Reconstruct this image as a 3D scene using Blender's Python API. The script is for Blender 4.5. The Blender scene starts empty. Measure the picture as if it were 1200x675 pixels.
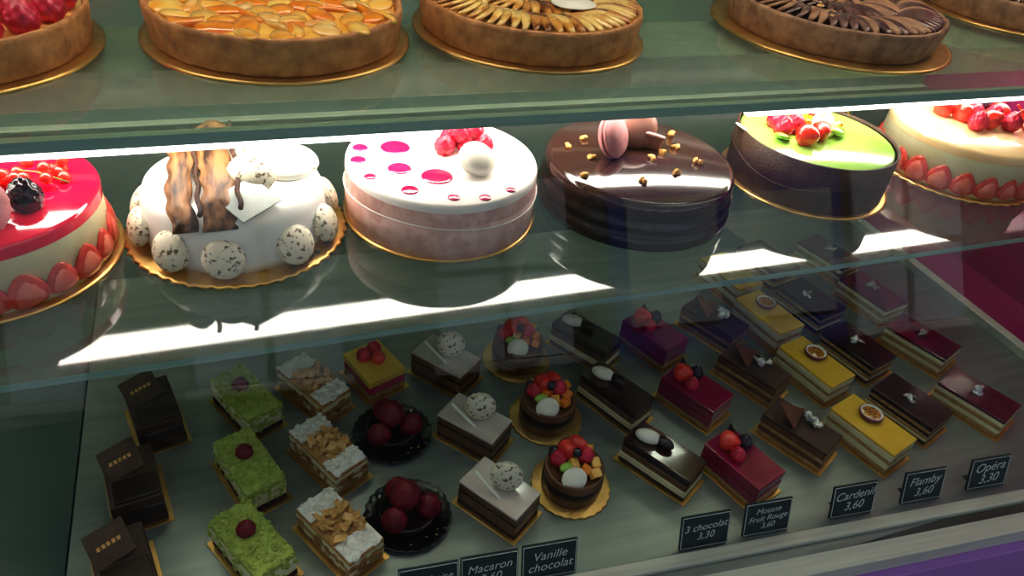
import bpy, bmesh, math, random
from mathutils import Matrix, Vector, Euler
random.seed(7)
R=random.random
def U(a,b): return a+(b-a)*R()
S=bpy.context.scene
S.view_settings.view_transform='Standard'
try: S.view_settings.look='Medium High Contrast'
except Exception as e: print(e)
ZC=1.45; ZD=ZC-.66; ZM=ZC-.43; ZT=ZC-.235
# ---------------------------------------------------------------- materials
def mat(name,c,rough=.5,c2=None,scale=60,bump=0,bscale=None,metal=0,coat=0,sss=0,spec=.5,lo=.35,hi=.65,stretch=None,emit=None):
    m=bpy.data.materials.new(name); m.use_nodes=True; nt=m.node_tree; n=nt.nodes; l=nt.links
    b=n['Principled BSDF']; b.inputs['Roughness'].default_value=rough; b.inputs['Metallic'].default_value=metal
    b.inputs['Coat Weight'].default_value=coat; b.inputs['Coat Roughness'].default_value=.06
    b.inputs['Specular IOR Level'].default_value=spec
    if c2 is None: c2=tuple(x*.8 for x in c)
    tc=n.new('ShaderNodeTexCoord'); src=tc.outputs['Object']
    if stretch:
        mp=n.new('ShaderNodeMapping'); mp.inputs['Scale'].default_value=stretch; l.new(src,mp.inputs['Vector']); src=mp.outputs['Vector']
    nz=n.new('ShaderNodeTexNoise'); nz.inputs['Scale'].default_value=scale; nz.inputs['Detail'].default_value=4; l.new(src,nz.inputs['Vector'])
    cr=n.new('ShaderNodeValToRGB'); cr.color_ramp.elements[0].position=lo; cr.color_ramp.elements[1].position=hi
    cr.color_ramp.elements[0].color=(*c2,1); cr.color_ramp.elements[1].color=(*c,1)
    l.new(nz.outputs['Fac'],cr.inputs['Fac']); l.new(cr.outputs['Color'],b.inputs['Base Color'])
    if bump:
        nb=n.new('ShaderNodeTexNoise'); nb.inputs['Scale'].default_value=bscale or scale*3; nb.inputs['Detail'].default_value=5; l.new(src,nb.inputs['Vector'])
        bp=n.new('ShaderNodeBump'); bp.inputs['Strength'].default_value=bump; bp.inputs['Distance'].default_value=.003
        l.new(nb.outputs['Fac'],bp.inputs['Height']); l.new(bp.outputs['Normal'],b.inputs['Normal'])
    if emit:
        b.inputs['Emission Color'].default_value=(*emit[0],1); b.inputs['Emission Strength'].default_value=emit[1]
    return m
def glass(name,tint,haze,hazecol,ior=1.5,rg=.03):
    m=bpy.data.materials.new(name); m.use_nodes=True; nt=m.node_tree; n=nt.nodes; l=nt.links
    n.remove(n['Principled BSDF']); out=n['Material Output']
    t=n.new('ShaderNodeBsdfTransparent'); t.inputs['Color'].default_value=(*tint,1)
    d=n.new('ShaderNodeBsdfDiffuse'); d.inputs['Color'].default_value=(*hazecol,1)
    g=n.new('ShaderNodeBsdfGlossy'); g.inputs['Roughness'].default_value=rg
    f=n.new('ShaderNodeFresnel'); f.inputs['IOR'].default_value=ior
    ge=n.new('ShaderNodeNewGeometry'); s=n.new('ShaderNodeMath'); s.operation='SUBTRACT'; s.inputs[0].default_value=1; l.new(ge.outputs['Backfacing'],s.inputs[1])
    mu=n.new('ShaderNodeMath'); mu.operation='MULTIPLY'; l.new(f.outputs[0],mu.inputs[0]); l.new(s.outputs[0],mu.inputs[1])
    m1=n.new('ShaderNodeMixShader'); m1.inputs[0].default_value=haze; l.new(t.outputs[0],m1.inputs[1]); l.new(d.outputs[0],m1.inputs[2])
    m2=n.new('ShaderNodeMixShader'); l.new(mu.outputs[0],m2.inputs[0]); l.new(m1.outputs[0],m2.inputs[1]); l.new(g.outputs[0],m2.inputs[2])
    l.new(m2.outputs[0],out.inputs['Surface']); return m
M={}
M['gold']=mat('gold_card',(.80,.50,.18),.34,(.62,.37,.11),40,metal=.85)
M['crust']=mat('tart_crust',(.68,.31,.11),.55,(.40,.165,.055),70,.5,200)
M['crustd']=mat('tart_crust_dark',(.48,.26,.14),.6,(.26,.12,.065),70,.5,200)
M['apricot']=mat('apricot_glazed',(.98,.42,.05),.12,(.86,.20,.02),55,.35,70,coat=1)
M['apricot2']=mat('apricot_yellow',(1,.66,.16),.12,(.95,.40,.05),55,.35,70,coat=1)
M['custard']=mat('custard',(.96,.66,.24),.25,(.80,.36,.07),50,.3,90,coat=.8)
M['apple']=mat('apple_slice',(.92,.62,.20),.2,(.66,.30,.06),60,.2,120,coat=.8,lo=.38,hi=.55)
M['appled']=mat('apple_slice_browned',(.60,.26,.06),.2,(.22,.06,.015),60,.2,120,coat=.8,lo=.38,hi=.55)
M['plum']=mat('plum_slice',(.26,.14,.11),.22,(.10,.04,.04),60,.3,120,coat=.7)
M['kiwi']=mat('kiwi_green',(.35,.6,.08),.2,(.2,.42,.04),80,coat=.6)
M['orange']=mat('orange_fruit',(.95,.32,.02),.2,(.8,.2,.01),60,.2,coat=.7)
M['rasp']=mat('raspberry',(.75,.03,.08),.35,(.5,.01,.04),100,.2,300,coat=.2)
M['raspd']=mat('raspberry_dark',(.24,.005,.025),.45,(.13,.003,.012),100,.2,300)
M['black']=mat('blackberry',(.03,.015,.04),.25,(.015,.01,.02),100,coat=.4)
M['straw']=mat('strawberry',(.85,.04,.02),.22,(.65,.015,.01),50,.35,350,coat=.7)
M['strawh']=mat('strawberry_half',(.66,.06,.04),.35,(.48,.03,.02),60,.3,300,coat=.4)
M['strawin']=mat('strawberry_flesh',(.66,.10,.07),.4,(.78,.24,.17),60,coat=.2)
M['white']=mat('white_glaze',(.84,.82,.78),.38,(.76,.74,.70),20,.08,60,coat=.1)
M['whitec']=mat('white_chocolate',(.92,.88,.78),.4,(.84,.80,.70),50)
M['cream']=mat('cream_mousse',(.84,.78,.52),.5,(.78,.70,.42),40,.1)
M['speck']=mat('speckled_macaron',(.80,.73,.58),.55,(.15,.10,.06),230,.15,300,lo=.36,hi=.45)
M['pinkmac']=mat('pink_macaron',(.66,.30,.32),.55,(.54,.22,.24),100,.1)
M['ganache']=mat('macaron_filling',(.35,.12,.12),.5)
M['redgl']=mat('red_mirror_glaze',(.80,.005,.055),.12,(.68,.004,.04),12,coat=.8)
M['mag']=mat('magenta_glaze',(.60,.012,.12),.15,(.46,.007,.085),20,coat=.8)
M['magd']=mat('magenta_mousse_dark',(.34,.008,.07),.18,(.24,.005,.045),20,coat=.8)
M['pinkside']=mat('pink_sponge',(.86,.56,.50),.55,(.72,.40,.36),60,.2,150,lo=.42,hi=.58)
M['pinkw']=mat('white_mousse',(.9,.84,.81),.45,(.84,.77,.74),20,.08,80)
M['choc']=mat('dark_chocolate_glaze',(.060,.024,.018),.15,(.042,.016,.012),10,.04,40,coat=.8)
M['chocs']=mat('dark_chocolate',(.030,.013,.010),.28,(.018,.008,.006),30,.1,coat=.3)
M['cocoa']=mat('cocoa',(.085,.042,.026),.6,(.055,.024,.014),60,.4,300)
M['milk']=mat('milk_chocolate',(.20,.09,.042),.35,(.14,.06,.028),50,.1)
M['nugget']=mat('gold_crisp',(.80,.45,.14),.4,(.6,.28,.06),200,.3)
M['green']=mat('pistachio_glaze',(.34,.70,.09),.18,(.46,.76,.16),12,coat=.6)
M['crumb']=mat('pistachio_crumb',(.52,.60,.15),.8,(.34,.41,.08),180,.8,400)
M['sponge']=mat('sponge',(.54,.34,.14),.8,(.38,.21,.07),150,.6,400)
M['spoong']=mat('choc_sponge',(.08,.032,.016),.8,(.04,.016,.009),150,.6,400)
M['brulee']=mat('caramel_top',(.76,.44,.18),.25,(.90,.70,.42),14,.05,40,coat=.6,lo=.3,hi=.7)
M['puff']=mat('puff_pastry',(.62,.34,.12),.75,(.34,.16,.05),120,.8,300)
M['almond']=mat('almond_flake',(.82,.52,.22),.5,(.55,.28,.08),150,.3)
M['sugar']=mat('powdered_sugar',(.93,.91,.87),.95,(.80,.75,.68),120,.5,300)
M['bark']=mat('chocolate_bark',(.36,.16,.06),.5,(.035,.014,.008),14,.35,50,stretch=(7,1,7),lo=.38,hi=.60)
M['marble']=mat('marbled_glaze',(.76,.68,.62),.15,(.52,.43,.39),30,coat=.7,stretch=(1,.25,1))
M['yellow']=mat('mango_glaze',(.88,.58,.08),.15,(.80,.48,.05),25,coat=.8)
M['silver']=mat('silver_leaf',(.85,.85,.85),.25,(.6,.6,.6),200,.8,300,metal=.85)
M['passion']=mat('passion_pulp',(.85,.35,.03),.2,(.25,.08,.01),400,coat=.6)
M['passk']=mat('passion_skin',(.22,.03,.05),.4)
M['bluecr']=mat('grey_plaque',(.50,.54,.52),.25,(.43,.47,.45),50,coat=.5)
M['tray']=mat('black_tray',(.012,.010,.012),.2,coat=.6)
M['pinkp']=mat('rose_chocolate_shell',(.34,.16,.13),.35,(.25,.11,.09),40,coat=.4)
M['green_l']=mat('leaf',(.2,.4,.1),.5)
M['rdark']=mat('dark_cherry_glaze',(.12,.007,.024),.12,(.08,.005,.016),20,coat=1)
# case
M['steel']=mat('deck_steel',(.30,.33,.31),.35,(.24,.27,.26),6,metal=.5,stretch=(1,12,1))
M['deckd']=mat('deck_dark',(.07,.10,.095),.25,(.05,.08,.075),6,coat=.3)
M['alu']=mat('aluminium',(.74,.73,.62),.4,(.64,.63,.54),10,metal=.15,stretch=(1,30,30))
M['alud']=mat('aluminium_dark',(.12,.13,.12),.35,(.09,.10,.09),10,metal=.6)
M['beige']=mat('beige_profile',(.66,.60,.44),.5)
M['back']=mat('back_panel',(.06,.10,.09),.25,(.045,.08,.07),5,coat=.3)
M['purple']=mat('purple_fascia',(.55,.26,.72),.4,(.48,.22,.64),5)
M['magp']=mat('magenta_panel',(.44,.025,.16),.18,(.34,.018,.12),4,coat=.8)
M['edge']=mat('glass_edge',(.38,.55,.46),.2,(.28,.44,.37),8,stretch=(1,20,20),coat=.5)
M['slate']=mat('slate_tag',(.02,.03,.035),.6,(.03,.04,.045),80)
M['chalk']=mat('chalk',(.80,.85,.82),.9,(.65,.7,.68),300)
M['led']=mat('led_tube',(1,1,1),.5,emit=((1,.94,.83),16.5))
M['ledf']=mat('led_tube_front',(1,1,1),.5,emit=((1,.95,.86),3.2))
M['tartfill']=mat('tart_fill_glow',(1,1,1),.5,emit=((1,.91,.76),15))  # emission of the added fill light over the tarts
M['shelfT']=glass('shelf_glass_top',(.82,.91,.85),.17,(.30,.40,.33))
M['shelfM']=glass('shelf_glass_mid',(.84,.91,.87),.06,(.32,.36,.33),1.65,.05)
M['pane']=glass('front_pane',(.98,.99,.99),.0,(.3,.3,.3),1.47,.01)
# ---------------------------------------------------------------- mesh helpers
_c={}
def ico(sub):
    if sub not in _c:
        b=bmesh.new(); bmesh.ops.create_icosphere(b,subdivisions=sub,radius=1); b.verts.ensure_lookup_table()
        _c[sub]=([v.co.copy() for v in b.verts],[[v.index for v in f.verts] for f in b.faces]); b.free()
    return _c[sub]
def rasp_mesh(sub,npt,amp=.16):
    k=('r',sub,npt)
    if k not in _c:
        vs,fs=ico(sub); pts=[]
        for i in range(npt):
            z=1-2*(i+.5)/npt; a=i*2.39996; r=math.sqrt(1-z*z); pts.append(Vector((r*math.cos(a),r*math.sin(a),z)))
        d0=2.0/math.sqrt(npt); o=[]
        for v in vs:
            d=min((v-p).length for p in pts); h=math.sqrt(max(0,1-(d/d0)**2))
            w=v*(.88+amp*h); w.z*=1.12
            s=1-.22*max(0,w.z); w.x*=s; w.y*=s; o.append(w)
        _c[k]=(o,fs)
    return _c[k]
def T(x=0,y=0,z=0,rx=0,ry=0,rz=0,s=1):
    if not hasattr(s,'__len__'): s=(s,s,s)
    return Matrix.Translation((x,y,z))@Euler((math.radians(rx),math.radians(ry),math.radians(rz))).to_matrix().to_4x4()@Matrix.Diagonal((*s,1))
class O:
    def __init__(s,name): s.n=name; s.v=[]; s.f=[]; s.mi=[]; s.sm=[]; s.m=[]
    def add(s,vs,fs,mt,Mx=None,smooth=True):
        if mt not in s.m: s.m.append(mt)
        k=s.m.index(mt); b=len(s.v)
        s.v+= [tuple(Mx@Vector(v)) for v in vs] if Mx is not None else [tuple(v) for v in vs]
        s.f+= [[i+b for i in f] for f in fs]; s.mi+=[k]*len(fs); s.sm+=[smooth]*len(fs)
    def box(s,sx,sy,sz,mt,Mx=None,bev=.001,seg=2,taper=1,smooth=False):
        """box with base at z=0"""
        b=bmesh.new(); bmesh.ops.create_cube(b,size=1)
        for v in b.verts:
            k=taper if v.co.z>0 else 1
            v.co=Vector((v.co.x*sx*k,v.co.y*sy*k,(v.co.z+.5)*sz))
        if bev: bmesh.ops.bevel(b,geom=b.edges[:],offset=min(bev,sz*.45),segments=seg,affect='EDGES',profile=.5)
        b.verts.index_update()
        s.add([v.co.copy() for v in b.verts],[[v.index for v in f.verts] for f in b.faces],mt,Mx,smooth); b.free()
    def lathe(s,prof,mt,Mx=None,seg=64,mod=None,smooth=True):
        vs=[];fs=[]
        for (r,z) in prof:
            for i in range(seg):
                a=2*math.pi*i/seg; rr=max(r,1e-5)*(mod(a,r,z) if mod else 1)
                vs.append((rr*math.cos(a),rr*math.sin(a),z))
        for j in range(len(prof)-1):
            for i in range(seg):
                k=(i+1)%seg; fs.append([j*seg+i,j*seg+k,(j+1)*seg+k,(j+1)*seg+i])
        s.add(vs,fs,mt,Mx,smooth)
    def ball(s,mt,Mx,sub=3,jit=0):
        vs,fs=ico(sub)
        if jit: vs=[v*(1+U(-jit,jit)) for v in vs]
        s.add(vs,fs,mt,Mx)
    def tube(s,pts,r,mt,Mx=None,seg=8):
        vs=[];fs=[];n=len(pts); pts=[Vector(p) for p in pts]
        for i,p in enumerate(pts):
            t=(pts[min(i+1,n-1)]-pts[max(i-1,0)]).normalized(); a=t.orthogonal().normalized() if i==0 else (a-t*a.dot(t)).normalized(); b=t.cross(a)
            for k in range(seg):
                q=2*math.pi*k/seg; vs.append(p+r*(a*math.cos(q)+b*math.sin(q)))
        for i in range(n-1):
            for k in range(seg):
                q=(k+1)%seg; fs.append([i*seg+k,i*seg+q,(i+1)*seg+q,(i+1)*seg+k])
        fs.append(list(range(seg))[::-1]); fs.append([(n-1)*seg+k for k in range(seg)])
        s.add(vs,fs,mt,Mx)
    def done(s,loc=(0,0,0),rz=0,parent=None):
        me=bpy.data.meshes.new(s.n); me.from_pydata(s.v,[],s.f)
        for m in s.m: me.materials.append(M[m])
        me.polygons.foreach_set('material_index',s.mi); me.polygons.foreach_set('use_smooth',s.sm); me.update()
        b=bmesh.new(); b.from_mesh(me); bmesh.ops.recalc_face_normals(b,faces=b.faces[:]); b.to_mesh(me); b.free()
        o=bpy.data.objects.new(s.n,me); S.collection.objects.link(o); o.location=loc; o.rotation_euler=(0,0,math.radians(rz))
        if parent: o.parent=parent
        return o
def rasp(o,x,y,z,r,mt='rasp',hi=False,rx=0,ry=0,squash=1):
    vs,fs=rasp_mesh(4 if hi else 3,44 if hi else 34); o.add(vs,fs,mt,T(x,y,z,rx,ry,U(0,360),(r,r,r*squash)))
SP=[(0,-.75),(.4,-.73),(.8,-.58),(1,-.25),(.93,.15),(.68,.6),(.38,.95),(.15,1.1),(0,1.14)]
def straw(o,x,y,z,r,rx=0,ry=0,rz=0,fl=1,mt='straw'):
    o.lathe(SP,mt,T(x,y,z,rx,ry,rz,(r,r*fl,r)),20)
def straw_half(o,x,y,z,r,rz):
    """half strawberry, cut face outward (local -Y)"""
    r*=U(.92,1.08); m=T(x,y,z,0,U(-8,8),rz)
    o.lathe(SP,'strawh',m@T(0,0,0,s=(r,r*.30,r)),20)
    o.lathe(SP,'strawin',m@T(0,-r*.10,-r*.05,s=(r*.78,r*.24,r*.78)),18)
def macaron(o,Mx,r,mt,fill='ganache'):
    q=lambda a,rr,z: 1+.02*math.sin(a*19+z*900)*(1 if abs(rr-1.03)<.06 else 0)
    sc=Mx@T(s=r)
    sh=[(0,.56),(.35,.54),(.65,.46),(.86,.34),(.97,.22),(1.0,.15),(1.04,.12),(1.04,.07),(.97,.05)]
    o.lathe(sh,mt,sc,40,q); o.lathe([(a,-b) for a,b in sh],mt,sc,40,q)
    o.lathe([(.95,.06),(.97,0),(.95,-.06)],fill,sc,32)
def board(o,r,scal=0,mt='gold',th=.0018):
    md=(lambda a,rr,z:1+.018*math.sin(a*scal)) if scal else None
    o.lathe([(0,0),(r,0),(r,th),(r*.97,th*1.3),(0,th*1.3)],mt,None,128 if scal else 72,md)
    return th*1.3
def silver(o,x,y,z,s=.008):
    for i in range(5): o.ball('silver',T(x+U(-.6,.6)*s,y+U(-.6,.6)*s,z+U(0,.4)*s,U(-50,50),U(-50,50),U(0,360),(s*U(.4,.8),s*U(.3,.5),s*.15)),2,.3)
# ---------------------------------------------------------------- tarts
def slab(o,mt,L,W,th,Mx,bend=.25):
    """curved thin fruit slice (crescent petal) of length L along x"""
    n=10; vs=[];fs=[]
    for i in range(n+1):
        t=i/n; x=(t-.5)*L; w=W*math.sin(math.pi*(.08+.84*t))**.6; c=bend*L*(4*(t-.5)**2-1)*-.25
        vs+=[(x,c-w/2,0),(x,c-w/5,th),(x,c+w/2,th*.6),(x,c+w/2,-th*.3)]
    for i in range(n):
        for j in range(4):
            k=(j+1)%4; fs.append([i*4+j,i*4+k,(i+1)*4+k,(i+1)*4+j])
    fs.append([0,1,2,3]); fs.append([n*4+3,n*4+2,n*4+1,n*4]); o.add(vs,fs,mt,Mx)
def tart(name,loc,r,rb,kind,rz=0,crust='crust'):
    o=O(name); z=board(o,rb)
    h=.030
    wob=lambda a,rr,zz:1+.004*math.sin(a*7)+.004*math.sin(a*23+zz*300)+.003*math.sin(a*61)
    o.lathe([(0,z),(r*.95,z),(r*.97,z+.002),(r,z+h*.9),(r*.995,z+h),(r*.975,z+h+.001),(r*.955,z+h-.001),(r*.945,z+h-.006),(0,z+h-.006)],crust,None,160,wob)
    zt=z+h-.005
    if kind=='apricot':
        o.lathe([(r*.945,zt),(r*.9,zt+.003),(0,zt+.0045)],'apricot2',None,64)
        for ring,n in ((.84,26),(.68,22),(.52,18),(.36,13),(.20,8),(.05,3)):
            for i in range(n):
                a=2*math.pi*(i+U(-.35,.35))/n; rr=r*(ring+U(-.06,.06))
                m=random.choice(['apricot','apricot','apricot2','apricot2','apricot2','custard','orange'])
                Mx=T(rr*math.cos(a),rr*math.sin(a),zt+.003+U(0,.0015),U(-10,10),U(-8,8),math.degrees(a)+U(-60,60))
                if i%4==0: slab(o,m,r*U(.24,.34),r*U(.08,.12),U(.003,.004),Mx,U(.3,.8))
                else: o.ball(m,Mx@T(s=(r*U(.11,.18),r*U(.07,.12),.0038)),3,.05)
    elif kind in('apple','plum'):
        o.lathe([(r*.945,zt),(r*.9,zt+.001),(0,zt+.002)],'custard' if kind=='apple' else 'plum',None,64)
        for ring,n in ((.74,60),(.38,34),(.10,12)):
            for i in range(n):
                a=2*math.pi*i/n; rr=r*ring
                o_m=(random.choice(['apple','apple','apple','apple','appled']) if i%3 else random.choice(['apple','appled'])) if kind=='apple' else random.choice(['plum','plum','crustd'])
                slab(o,o_m,r*.44,r*.10,.0026,T(rr*math.cos(a),rr*math.sin(a),zt+.004,0,0,math.degrees(a)+U(-4,4)+24)@T(0,0,0,28,0,0),.5)
        if kind=='plum':
            for i in range(14): 
                a=U(0,6.28); q=r*.8*math.sqrt(R()); o.ball('almond',T(q*math.cos(a),q*math.sin(a),zt+.009,0,0,U(0,180),(.006,.004,.001)),2)
    elif kind=='berries':
        o.lathe([(r*.945,zt),(0,zt+.002)],'custard',None,48)
        for ring,n in ((.82,19),(.58,13),(.34,7),(.08,2)):
            for i in range(n):
                a=2*math.pi*i/n; q=r*ring; x,y=q*math.cos(a),q*math.sin(a)
                if ring<.7 and math.sin(a)>-.1 : o.ball(random.choice(['orange','kiwi','apricot2']),T(x,y,zt+.012,U(-30,30),U(-30,30),U(0,360),(r*.13,r*.11,.007)),3,.03)
                elif y>r*.35: o.ball(random.choice(['orange','apricot','straw']),T(x,y,zt+.012,U(-30,30),U(-30,30),U(0,360),(r*.13,r*.11,.009)),3,.03)
                else: rasp(o,x,y,zt+.010,r*.115,hi=True)
    return o.done(loc,rz),zt+.01
tart('raspberry_fruit_tart',(-.19,.660,ZT),.103,.109,'berries')
tart('apricot_tart',(.053,.672,ZT),.105,.111,'apricot')
ap,zl=tart('apple_tart',(.286,.676,ZT),.106,.112,'apple')
o=O('label'); o.lathe([(0,0),(.021,0),(.021,.0008),(0,.0009)],'whitec',T(0,0,0,s=(1,.85,1)),40); lb=o.done((.024,-.042,zl+.001),0,ap)
tart('plum_tart',(.640,.664,ZT),.115,.130,'plum',crust='crustd')
tart('pear_tart',(.982,.725,ZT),.11,.118,'plum',crust='crustd')
# ---------------------------------------------------------------- big cakes
def disc_top(r,z,mt,o,rim=.004):
    o.lathe([(r,z-.012),(r,z-rim),(r-rim*.3,z-rim*.3),(r-rim,z),(0,z)],mt,None,96)
# red strawberry cake
o=O('red_glazed_strawberry_cake'); z=board(o,.107); r=.097; h=.062
o.lathe([(0,z),(r,z),(r,z+h-.004)],'cream',None,96); disc_top(r+.0006,z+h,'redgl',o,.003)
for i in range(22):
    a=2*math.pi*i/22; straw_half(o,(r+.0005)*math.cos(a),(r+.0005)*math.sin(a),z+.0135,.0160,math.degrees(a)+90)
zt=z+h
macaron(o,T(.014,-.058,zt+.018,62,0,20),.025,'pinkmac')
rasp(o,.046,-.034,zt+.012,.0145,'black',True)
rasp(o,.012,-.018,zt+.011,.012,'rasp',True); rasp(o,.0,.005,zt+.011,.012,'rasp',True); rasp(o,-.02,-.02,zt+.011,.012,'rasp',True)
for i in range(18):
    o.ball('straw',T(.035+U(-.015,.038),.004+U(-.02,.022),zt+.005+(i%3)*.004,s=.0055),3)
o.tube([(.03,.014,zt+.012),(.05,.005,zt+.013),(.075,-.005,zt+.006)],.0006,'green_l')
o.ball('kiwi',T(-.03,.03,zt+.008,20,0,0,(.018,.012,.004)),3)
o.done((-.210,.672,ZM))
# white cake with macarons
o=O('white_macaron_cake'); z=board(o,.104,48); r=.084; h=.056
o.lathe([(0,z),(r,z),(r+.002,z+.01),(r,z+h-.014),(r-.004,z+h-.004),(r-.013,z+h),(0,z+h+.001)],'white',None,96)
zt=z+h+.001
for a in (-168,-133,-101,-58,-28,8,35,65,95,130,162):
    A=math.radians(a); q=r+.005; macaron(o,T(q*math.cos(A),q*math.sin(A),z+.020,0,U(66,76),a),.0180,'speck','whitec')
for (x,w,a,lift) in ((-.046,.021,4,.010),(-.014,.030,-3,.016)):
    n=30; vs=[];fs=[]
    for k in range(n+1):
        t=k/n; y=-.082+.150*t; wob=.002*math.sin(t*9+x*90); x0=x+wob-w/2+.0015*math.sin(t*31); x1=x+wob+w/2+.0015*math.sin(t*23)
        base=zt+.003+.003*math.sin(t*7+x*60)-(max(0,.12-t)*.08)+lift*t
        for j in range(7):
            u=j/6; vs.append((x0+(x1-x0)*u,y,base+.007*math.sin(u*math.pi)+.0014*math.sin(u*19+t*3)))
        vs+=[(x1,y,base-.0015),(x0,y,base-.0015)]
    for k in range(n):
        for j in range(9):
            q=(j+1)%9; fs.append([k*9+j,k*9+q,(k+1)*9+q,(k+1)*9+j])
    fs.append(list(range(9))); fs.append([n*9+j for j in range(9)])
    o.add(vs,fs,'bark')
for (x,l) in ((-.031,.0),(.003,.004)):   # rolled dark edges of the shards
    o.tube([(x+.0012*math.sin(t*1.3),-.080+.148*t/20,zt+.006+l+.012*t/20) for t in range(21)],.0022,'spoong')
macaron(o,T(.016,-.024,zt+.012,28,-12,0),.0215,'speck','whitec')
o.ball('white',T(.048,.012,zt+.002,0,0,20,(.028,.034,.012)),3,.02); o.ball('white',T(.022,.045,zt+.001,0,0,0,(.018,.022,.012)),3,.02)
macaron(o,T(.066,.012,zt+.006,5,24,0),.017,'whitec','whitec')
for i in range(16): o.ball('whitec',T(U(.014,.055),U(.005,.06),zt+.010,U(0,90),U(0,90),0,(.006,.004,.003)),2,.2)
o.box(.044,.038,.0015,'bluecr',T(.010,-.060,zt+.006,16,6,0)@T(rz=38),.0003)
for i in range(9):
    A=math.radians(-45+U(-22,30)); o.ball('chocs',T((r+.010)*math.cos(A),(r+.010)*math.sin(A),z+.003,U(0,90),0,0,(.003,.002,.002)),2,.2)
o.done((0,.68,ZM))
# pink dotted cake
o=O('white_raspberry_dotted_cake'); z=board(o,.104); r=.1; h=.060
o.lathe([(0,z),(r+.001,z),(r+.0015,z+.034),(r+.0002,z+.036),(r,z+.04)],'pinkside',None,96)
o.lathe([(r,z+.036),(r+.0005,z+.037),(r+.0006,z+h-.008)],'pinkside',None,96); disc_top(r+.0002,z+h,'pinkw',o,.004)
o.tube([((r+.0022)*math.cos(a),(r+.0022)*math.sin(a),z+.034+.003*math.sin(a*2)) for a in [i*2*math.pi/60 for i in range(61)]],.0007,'pinkw')
zt=z+h
for (x,y,q) in ((-.044,.028,.0155),(-.080,.032,.008),(-.087,.006,.008),(-.05,-.018,.012),(-.017,-.040,.0160),(-.050,-.062,.0085),(-.012,-.083,.006),(.018,-.088,.006),(-.024,.062,.014),(-.082,-.03,.006),(-.065,.056,.007),(.048,-.078,.005)):
    o.lathe([(q,0),(q*.96,.0007),(q*.8,.0011),(0,.0014)],'mag',T(x,y,zt),28)
macaron(o,T(.026,-.034,zt+.013,34,0,10),.0185,'whitec','whitec')
for (x,y,k) in ((.010,.010,0),(.034,.014,0),(.052,.006,0),(.022,.030,0),(.044,.032,0),(.028,.016,1),(.044,.018,1)): rasp(o,x-.006,y-.002,zt+.009+k*.011,.0108,'rasp',True)
o.done((.208,.68,ZM))
# chocolate cake
o=O('chocolate_glazed_cake'); z=board(o,.109,0,'tray'); r=.107; h=.054
o.lathe([(0,z),(r+.004,z),(r+.005,z+.006),(r+.004,z+.014),(r+.001,z+.016),(r+.003,z+.019),(r+.0035,z+.027),(r,z+.031),(r+.001,z+.034),(r,z+h-.01)],'chocs',None,96,lambda a,rr,zz:1+.003*math.sin(a*9+zz*200))
disc_top(r+.0005,z+h,'choc',o,.007); zt=z+h
macaron(o,T(-.034,.010,zt+.022,66,0,38),.0235,'pinkmac')
macaron(o,T(.006,.028,zt+.021,70,0,-10),.0225,'pinkp')
o.box(.024,.006,.022,'pinkp',T(.020,.018,zt,18,10,-25),.002)
for (x,y) in ((-.06,.004),(.045,.066),(.022,-.044),(-.025,-.055),(-.086,-.035),(.008,-.010),(.052,.012),(-.05,.050),(.065,.044),(-.075,.034),(.03,.002),(.060,-.026)):
    for k in range(2): o.ball('nugget',T(x+U(-.003,.003),y+U(-.003,.003),zt+.002,U(0,60),U(0,60),U(0,360),(.0046,.0032,.0026)),2,.25)
o.done((.434,.660,ZM))
# green cake with collar
o=O('pistachio_fruit_cake'); z=board(o,.106); r=.096; h=.060
o.lathe([(0,z),(r,z),(r,z+h-.005)],'cocoa',None,96); disc_top(r-.001,z+h-.002,'green',o,.004)
o.lathe([(r,z),(r+.003,z),(r+.0035,z+h),(r+.0015,z+h+.001),(r+.0005,z+h-.003)],'cocoa',None,96)
o.tube([((r+.0042)*math.cos(a),(r+.0042)*math.sin(a),z+.030+.006*math.sin(a*3)) for a in [i*2*math.pi/60 for i in range(61)]],.0008,'cocoa')
zt=z+h-.002
def grp(dx,dy):
    for (x,y) in ((-.050,.060),(-.028,.066),(-.045,.080)): rasp(o,x+dx,y+dy,zt+.010,.0125,'rasp',True)
    straw(o,-.038+dx,.030+dy,zt+.012,.0145,70,20,10); straw(o,-.010+dx,.038+dy,zt+.012,.013,60,-40,0); straw(o,.02+dx,.082+dy,zt+.011,.013,50,-40,40)
    o.lathe([(0,0),(.0155,0),(.016,.002),(.0155,.004),(0,.0045)],'whitec',T(.002+dx,.052+dy,zt+.014,55,-10,0),36)
    for (x,y) in ((.002,.076),(-.02,.088),(.032,.060)): o.box(.016,.012,.010,'orange',T(x+dx,y+dy,zt+.002,U(-20,20),U(-20,20),U(0,90)),.002)
    o.ball('kiwi',T(.022+dx,.044+dy,zt+.008,20,10,30,(.016,.010,.005)),3); o.ball('kiwi',T(-.06+dx,.045+dy,zt+.005,0,20,30,(.014,.010,.004)),3)
    o.tube([(.02+dx+.022*math.cos(a),.055+dy+.006*math.sin(2*a),zt+.022+.02*math.sin(a)) for a in [i*.25 for i in range(24)]],.0008,'gold')
grp(.0,-.052)
o.ball('whitec',T(-.094,.030,zt+.002,20,20,40,(.014,.009,.0015)),3)
o.done((.692,.673,ZM))
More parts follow.
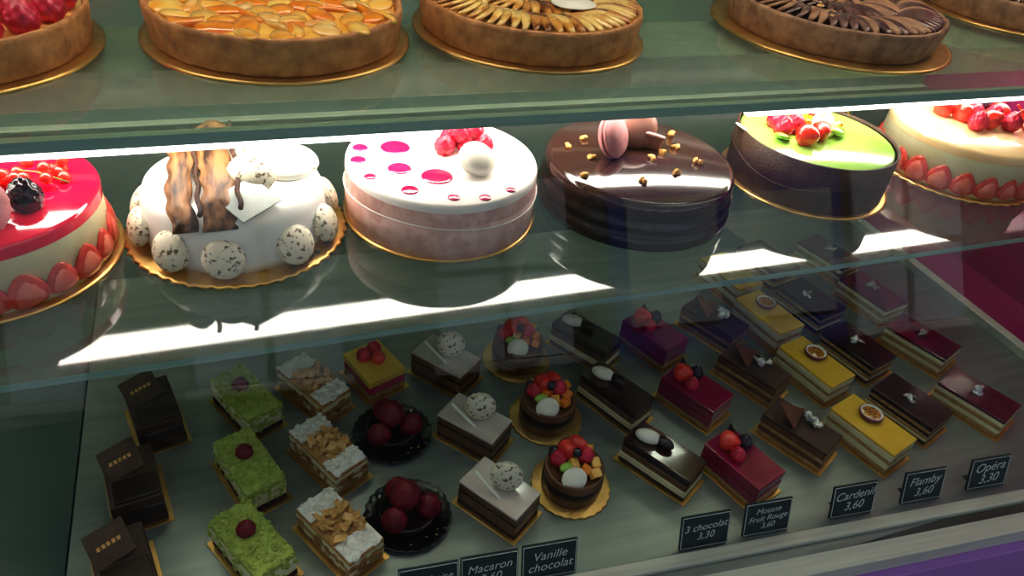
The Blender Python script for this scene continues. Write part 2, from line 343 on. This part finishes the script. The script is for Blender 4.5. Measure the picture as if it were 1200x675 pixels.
# caramel strawberry cake
o=O('caramel_strawberry_cake'); z=board(o,.112,40); r=.102; h=.062
o.lathe([(0,z),(r,z),(r,z+h-.004)],'cream',None,96); disc_top(r+.0006,z+h,'brulee',o,.004)
for i in range(22):
    a=2*math.pi*i/22; straw_half(o,(r+.0005)*math.cos(a),(r+.0005)*math.sin(a),z+.014,.0165,math.degrees(a)+90)
zt=z+h
for (x,y) in ((-.01,.009),(.012,-.016),(-.025,.029),(.02,.029),(.05,.004)): straw(o,x,y,zt+.011,.0145,70+U(-30,20),U(-60,60),U(0,90))
for (x,y) in ((-.015,-.020),(.005,.006),(.032,-.004),(.038,-.028)): rasp(o,x,y,zt+.012,.0125,'rasp',True)
o.ball('black',T(.04,.024,zt+.014,s=.010),3)
for k in range(3):
    o.tube([(.055+.010*k+.014*math.cos(a),-.036-.006*k+.010*math.sin(a)*.5+a*.003,zt+.014+.013*math.sin(a)) for a in [i*.3 for i in range(26)]],.0016,'straw')
o.done((.946,.668,ZM))
# ---------------------------------------------------------------- small pastries
def slice_(o,w,l,layers,base='gold',bw=.008):
    if base: o.box(w+bw,l+bw,.0015,base,T(),.0003); z=.0015
    else: z=0
    for (h,m) in layers:
        j=1+U(-.012,.006); o.box(w*j,l*j,h+.0003,m,T(U(-.0003,.0003),U(-.0003,.0003),z),min(.0014,h*.3)); z+=h
    return z
def P(name,x,y,rz,fn):
    o=O(name); fn(o); return o.done((x+U(-.002,.002),y+U(-.002,.002),ZD),rz+U(-5,5))
def f_choc(o):
    z=slice_(o,.046,.070,[(.012,'spoong'),(.014,'chocs'),(.012,'cocoa')])
    o.box(.036,.036,.0018,'cocoa',T(-.006,.018,z+.005,14,-14,6),.0003)
    for k in range(5): o.box(.003,.004,.0006,'nugget',T(-.006,.018,z+.005,14,-14,6)@T(-.009+k*.0045,0,.0016),.0001)
    o.box(.040,.028,.003,'chocs',T(.001,-.018,z),.001)
def f_green(o):
    z=slice_(o,.041,.082,[(.008,'spoong'),(.018,'cream'),(.008,'crumb')])
    for i in range(150): 
        s=U(.0018,.0036); o.ball('crumb',T(U(-.019,.019),U(-.039,.039),z+U(-.001,.001),U(0,90),U(0,90),U(0,90),(s,s*.9,s*.7)),1,.2)
    for i in range(110):
        s=U(.0015,.0030); sd=random.choice([0,1]); 
        x,y=(random.choice([-.0205,.0205]),U(-.04,.04)) if sd else (U(-.02,.02),random.choice([-.041,.041]))
        o.ball('crumb',T(x,y,U(.010,z),s=s),1,.2)
    rasp(o,0,.008,z+.005,.0092,'raspd',squash=.8)
def f_mille(o):
    z=slice_(o,.041,.084,[(.005,'puff'),(.008,'cream'),(.004,'puff'),(.008,'cream'),(.005,'puff')])
    for i in range(34): o.box(U(.008,.012),U(.006,.009),.0008,'almond',T(U(-.016,.016),U(-.018,.018),z+U(0,.006),U(-40,40),U(-40,40),U(0,180)),.0002)
    for sg in (-1,1):
        o.box(.039,.023,.0012,'sugar',T(0,sg*.0295,z),.0005)
        for i in range(50): s=U(.002,.0040); o.ball('sugar',T(U(-.019,.019),sg*.030+U(-.0115,.0115),z+.001,s=(s,s,s*.35)),1,.15)
    for i in range(40):
        o.box(U(.004,.010),.001,U(.004,.008),'puff',T(random.choice([-.021,.021]),U(-.04,.04),U(.004,.02),0,U(-20,20),90),.0002)
    for i in range(14):
        o.box(U(.004,.010),.001,U(.004,.008),'puff',T(U(-.018,.018),-.0425,U(.004,.02),0,U(-20,20),0),.0002)
def f_rasp(o):
    o.lathe([(0,0),(.040,0),(.044,.004),(.0445,.006),(.043,.0055),(.038,.002),(0,.002)],'tray',None,96,lambda a,r,z:1+(.02*math.sin(a*24) if r>.04 else 0))
    o.lathe([(0,.002),(.026,.002),(.029,.016),(.027,.017),(.026,.014),(0,.014)],'chocs',None,48,lambda a,r,z:1+.02*math.sin(a*16))
    rasp(o,0,.006,.030,.0165,'raspd',squash=.95)
    for a in (-150,-30,90): rasp(o,.022*math.cos(math.radians(a)),.022*math.sin(math.radians(a))+.002,.019,.0135,'raspd')
    for i in range(5): o.ball('gold',T(U(-.03,.03),U(-.036,-.03),.006,s=(.0015,.001,.0005)),1)
def f_marble(o):
    z=slice_(o,.044,.074,[(.006,'spoong'),(.012,'milk'),(.004,'chocs'),(.008,'milk'),(.003,'marble')])
    macaron(o,T(.004,-.003,z+.0165,80,0,-62),.0165,'speck','whitec')
    o.box(.004,.044,.0018,'whitec',T(-.012,.006,z+.006,28,10,6),.0005)
def f_cup(o):
    board(o,.044,26)
    o.lathe([(0,.002),(.031,.002),(.033,.006),(.0325,.034),(.031,.036),(.029,.034),(0,.033)],'milk',None,64)
    o.lathe([(.0327,.012),(.0335,.013),(.0332,.024),(.0326,.025)],'chocs',None,64)
    z=.040
    straw(o,-.004,.014,z+.006,.012,40,-30,0); straw(o,.010,.019,z+.004,.011,40,40,0); rasp(o,.012,.002,z+.006,.0095); rasp(o,-.017,.008,z+.003,.009)
    for (x,y) in ((.02,-.006),(.022,.010),(.004,-.012),(.013,-.018),(-.004,.0)): o.box(.012,.010,.009,random.choice(['orange','apricot2','orange']),T(x,y,z-.004,U(-25,25),U(-25,25),U(0,90)),.0018)
    o.ball('kiwi',T(-.012,-.004,z,20,0,0,(.009,.006,.004)),2); o.ball('black',T(-.018,.018,z+.002,s=.006),3); o.ball('black',T(.002,.004,z+.010,s=.0055),3)
    o.lathe([(0,0),(.0115,0),(.012,.0012),(.0115,.0024),(0,.0026)],'whitec',T(-.010,-.019,z-.002,38,-14,0,(1.15,1,1)),32)
def f_three(o):
    z=slice_(o,.040,.086,[(.005,'spoong'),(.009,'cream'),(.009,'milk'),(.008,'chocs'),(.003,'choc')])
    o.ball('whitec',T(-.002,.022,z+.006,0,0,20,(.009,.015,.007)),3); o.ball('chocs',T(.003,.004,z+.006,0,0,0,(.007,.012,.006)),3)
    o.ball('milk',T(.009,.020,z+.004,0,20,20,(.005,.013,.005)),3)
def f_mag(o):
    z=slice_(o,.048,.078,[(.006,'sponge'),(.012,'magd'),(.012,'magd'),(.003,'magd')])
    straw(o,-.004,.022,z+.008,.0125,60,-20,20); rasp(o,.012,.012,z+.007,.009,'black'); rasp(o,-.010,.004,z+.007,.009,'rasp')
    o.box(.020,.014,.0015,'chocs',T(.008,.030,z+.006,50,0,20),.0004)
def f_pral(o):
    z=slice_(o,.044,.084,[(.006,'sponge'),(.007,'milk'),(.005,'sponge'),(.009,'milk'),(.004,'cocoa')])
    vs=[(-.02,0,0),(.022,0,0),(-.008,.030,.012),(-.02,0,.0018),(.022,0,.0018),(-.008,.030,.0138)]
    o.add(vs,[[0,2,1],[3,4,5],[0,1,4,3],[1,2,5,4],[2,0,3,5]],'milk',T(0,.006,z+.003,10,0,10),False)
    silver(o,.008,-.006,z+.004,.011)
def f_yel(o):
    z=slice_(o,.050,.088,[(.006,'sponge'),(.009,'cream'),(.005,'sponge'),(.009,'cream'),(.004,'yellow')])
    m=T(.004+U(-.003,.003),.010+U(-.004,.004),z+.001,0,0,0)
    o.lathe([(0,0),(.012,0),(.0145,.004),(.0145,.006),(.0135,.0065)],'passk',m,32); o.lathe([(.0135,.0065),(.0115,.0062),(.0112,.005)],'whitec',m,32)
    o.lathe([(.0112,.0052),(.006,.0065),(0,.006)],'passion',m,28)
    for i in range(9): a=i*2.4; o.ball('black',m@T(.003*math.sqrt(i)*math.cos(a),.003*math.sqrt(i)*math.sin(a),.0065,s=(.0013,.0009,.0008)),1)
def f_opera(o):
    z=slice_(o,.054,.084,[(.005,'spoong'),(.004,'cream'),(.005,'sponge'),(.004,'chocs'),(.005,'sponge'),(.004,'chocs'),(.003,'chocs')])
    silver(o,-.004,.004,z+.002,.009)
def f_redl(o):
    z=slice_(o,.054,.088,[(.006,'sponge'),(.006,'cream'),(.006,'sponge'),(.006,'cream'),(.005,'rdark')])
    silver(o,.0,.004,z+.002,.010)
def f_lemon(o):
    z=slice_(o,.050,.062,[(.008,'sponge'),(.012,'mag'),(.010,'yellow')])
    rasp(o,-.008,.010,z+.006,.0095); rasp(o,.008,.014,z+.006,.0095); straw(o,.004,-.004,z+.006,.009,60,20,0)
for (x,y) in ((-.134,.458),(-.128,.552),(-.114,.648)): P('chocolate_square_cake',x,y,14,f_choc)
for (x,y) in ((-.026,.454),(-.023,.546),(-.019,.645)): P('pistachio_crumb_slice',x,y,23,f_green)
for (x,y) in ((.053,.450),(.060,.549),(.060,.652)): P('almond_mille_feuille',x,y,26,f_mille)
for (x,y) in ((.125,.460),(.134,.572)): P('raspberry_chocolate_tartlet',x,y,10,f_rasp)
P('raspberry_mango_square',.130,.668,20,f_lemon)
for (x,y) in ((.217,.446),(.221,.547),(.220,.654)): P('marbled_macaron_slice',x,y,36,f_marble)
for (x,y) in ((.306,.454),(.315,.555),(.317,.662)): P('fruit_topped_chocolate_cup',x,y,0,f_cup)
for (x,y) in ((.411,.448),(.404,.552),(.410,.655)): P('three_chocolate_slice',x,y,29,f_three)
for (x,y) in ((.497,.415),(.503,.530),(.507,.640)): P('magenta_raspberry_slice',x,y,20,f_mag)
for (x,y) in ((.597,.440),(.602,.545),(.605,.648)): P('praline_slice',x,y,22,f_pral)
for (x,y) in ((.686,.419),(.688,.530),(.689,.636),(.692,.74)): P('mango_passion_slice',x,y,14,f_yel)
for (x,y) in ((.773,.440),(.776,.548),(.778,.655),(.780,.76)): P('opera_slice',x,y,16,f_opera)
for (x,y) in ((.874,.426),(.888,.542),(.892,.650),(.895,.755)): P('cherry_glazed_slice',x,y,16,f_redl)
# ---------------------------------------------------------------- price tags
def tag(x,y,txt,sz=.0125):
    o=O('price_tag'); o.box(.056,.003,.040,'slate',T(0,0,.001,-18),.0006); o.box(.03,.018,.0012,'slate',T(0,.010,0),.0003)
    for (a,b) in ((.054,.0385),(.054,.0012)): o.box(a,.0006,.0005,'chalk',T(0,0,.001,-18)@T(0,-.0017,b),0)
    for sx in(-.0268,.0268): o.box(.0005,.0006,.038,'chalk',T(0,0,.001,-18)@T(sx,-.0017,.001),0)
    ob=o.done((x,y,ZD),-5)
    cu=bpy.data.curves.new('chalk_text','FONT'); cu.body=txt; cu.size=sz; cu.shear=.3; cu.align_x='CENTER'; cu.align_y='CENTER'; cu.extrude=.0001; cu.offset=-.00005; cu.space_line=.95
    t=bpy.data.objects.new('chalk_text',cu); S.collection.objects.link(t); cu.materials.append(M['chalk']); t.parent=ob
    t.matrix_local=T(0,0,.001,-18)@T(0,-.0019,.020,90,0,0)@T(rz=3)
tag(.122,.366,'Framboise\n3,60',.0108); tag(.180,.362,'Macaron\n3,60',.0125)
tag(.240,.358,'Vanille\nchocolat',.0132); tag(.409,.345,'3 chocolat\n3,30',.0116); tag(.484,.341,'Mousse\nFruit Rouge\n3,60',.0098)
tag(.594,.334,'Cardenil\n3,60',.0145); tag(.690,.328,'Flamby\n3,60',.0150); tag(.785,.322,'Opéra\n3,30',.0165)
# ---------------------------------------------------------------- display case
case=bpy.data.objects.new('display_case',None); S.collection.objects.link(case)
def part(name,*bx):
    o=O(name)
    for (x0,x1,y0,y1,z0,z1,m,*b) in bx: o.box(x1-x0,y1-y0,z1-z0,m,T((x0+x1)/2,(y0+y1)/2,z0),b[0] if b else .001)
    return o.done((0,0,0),0,case)
XL,XR=-.75,1.16
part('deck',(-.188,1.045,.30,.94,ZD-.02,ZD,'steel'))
part('deck_left_dark',(XL,-.190,.30,.94,ZD-.02,ZD-.002,'deckd'))  # darker stretch of deck left of the steel
part('deck_end_rail',(1.045,1.062,.30,.94,ZD-.02,ZD+.012,'alu'))
part('deck_side_panel',(1.062,XR,.27,.94,ZD-.02,ZD+.004,'magp'))
part('back_panel',(XL,XR,.94,.96,.0,1.85,'back'))
part('end_panel_right',(XR,XR+.02,.25,.96,0,1.85,'magp'))
part('end_panel_left',(XL-.02,XL,.25,.96,0,1.85,'back'))
part('canopy',(XL,XR,.52,.96,1.85,1.90,'beige'))
part('back_profile',(XL,XR,.925,.94,ZM-.02,ZM+.0,'alu'),(XL,XR,.925,.94,ZT-.02,ZT,'alu'))
def shelf(name,y0,y1,z,m,th=.008):
    o=O(name); o.box(XR-XL,y1-y0,th,m,T((XL+XR)/2,(y0+y1)/2,z-th),0); ob=o.done((0,0,0),0,case)
    ob.data.materials.append(M['edge'])
    for p in ob.data.polygons:
        if abs(p.normal.y)>.9 or abs(p.normal.x)>.9: p.material_index=1
shelf('glass_shelf_top',.490,.925,ZT,'shelfT',.008); shelf('glass_shelf_middle',.492,.925,ZM,'shelfM',.007)
# LED profile under top shelf: base plate, front lip, tube
part('led_housing',(XL,XR,.625,.728,ZT-.016,ZT-.010,'beige'),(XL,XR,.668,.728,ZT-.038,ZT-.016,'beige'),(XL,XR,.664,.668,ZT-.058,ZT-.016,'beige'))
o=O('led_tube'); o.box(XR-XL-.04,.046,.008,'led',T((XL+XR)/2,.699,ZT-.046),.003); o.done((0,0,0),0,case)
part('front_led_clip',(XL,XR,.499,.516,ZT-.0125,ZT-.0085,'alu'))
for i,(a,b) in enumerate(((-.72,.150),(.43,1.14))):
    o=O('front_led_tube_%d'%(i+1)); o.box(b-a,.010,.007,'ledf',T((a+b)/2,.5065,ZT-.0195),.003); o.done((0,0,0),0,case)
# unseen light and bar, added above the tarts to brighten them
part('tart_fill_bar',(XL,XR,.62,.66,ZC+.060,ZC+.075,'beige'))
o=O('tart_fill_light'); o.box(XR-XL-.04,.024,.010,'tartfill',T((XL+XR)/2,.64,ZC+.050),.004); o.done((0,0,0),0,case)
# front rail + fascia, slightly yawed
def yaw(name,*bx):
    q=O(name)
    for (x0,x1,y0,y1,z0,z1,m) in bx: q.box(x1-x0,y1-y0,z1-z0,m,T((x0+x1)/2,(y0+y1)/2,z0),.0012)
    return q.done((.29,.351,0),-4.8,case)
yaw('front_rail',(-1.05,.90,-.016,-.002,ZD-.02,ZD+.005,'alu'),(-1.05,.90,-.028,-.016,ZD-.02,ZD-.001,'alud'),(-1.05,.90,-.050,-.028,ZD-.02,ZD+.002,'alu'))
yaw('purple_fascia',(-1.05,.90,-.060,-.040,0.0,ZD-.020,'purple'))
q=O('front_glass'); H=.74
q.box(1.95,.006,H,'pane',Matrix.Translation((-.075,-.021,ZD-.004))@Euler((math.radians(-18),0,0)).to_matrix().to_4x4(),0); q.done((.29,.351,0),-4.8,case)
# ---------------------------------------------------------------- surroundings
M['pave']=mat('pavement',(.20,.20,.20),.8,(.15,.15,.15),6,.3,40)
M['stone']=mat('facade_stone',(.12,.15,.12),.8,(.09,.11,.09),2,.2,20)
M['win']=mat('window_sky_sheen',(.75,.82,.90),.1,(.6,.7,.8),1)  # pale blue base stands in for sky reflected in the panes
M['bluep']=mat('blue_reflection_paint',(.10,.18,.60),.4,(.07,.13,.48),2)  # blue for the block added to tint the pane's reflection
M['render']=mat('sun_block_render',(.5,.46,.4),.8,(.42,.39,.34),3,.2)  # plaster of the added sun-blocking wall
o=O('ground'); o.box(24,16,.1,'pave',T(0,-6,-.1),0); o.done()
o=O('sun_block_wall'); o.box(14,.2,5,'render',T(0,1.15,0),.005); o.done()  # unseen wall added to keep the sun off the case front
o=O('building_facade'); FY=-6
o.box(20,.4,9,'stone',T(0,FY,0),.01)
for i in range(9):
    x=-9.2+i*2.1; z=.2
    if 2<x<5: continue
    for (a,b) in ((-.33,0),(.33,0),(-.33,.85),(.33,.85)):
        o.box(.58,.06,.78,'win',T(x+a,FY+.23,z+b),.01)
    o.box(1.4,.16,.08,'white',T(x,FY+.24,z-.09),.01)
o.box(2.4,.2,2.0,'bluep',T(3.5,FY+.25,0),.02)  # blue front added so the pane reflects a blue patch
for a in (-.6,.6): o.box(.9,.08,1.2,'win',T(3.5+a,FY+.37,.4),.01)
o.done()
sd=bpy.data.lights.new('sun','SUN'); sd.energy=3.2; sd.angle=.02; so=bpy.data.objects.new('sun',sd); S.collection.objects.link(so)
so.rotation_euler=Vector((.15,-.80,-.58)).to_track_quat('-Z','Y').to_euler(); so.location=(0,3,6)
w=bpy.data.worlds.new('World'); S.world=w; w.use_nodes=True
bg=w.node_tree.nodes['Background']; bg.inputs['Color'].default_value=(.70,.80,1,1); bg.inputs['Strength'].default_value=.32
# ---------------------------------------------------------------- camera
cd=bpy.data.cameras.new('camera'); cam=bpy.data.objects.new('camera',cd); S.collection.objects.link(cam)
right=Vector((.936,-.3366,.1034)); fwd=Vector((.3295,.7315,-.5979))
z=-fwd.normalized(); x=right-z*right.dot(z); x.normalize(); y=z.cross(x)
cam.matrix_world=Matrix(((x.x,y.x,z.x,0),(x.y,y.y,z.y,0),(x.z,y.z,z.z,ZC),(0,0,0,1)))
cd.sensor_width=36; cd.lens=26.4; cd.clip_start=.01
S.camera=cam
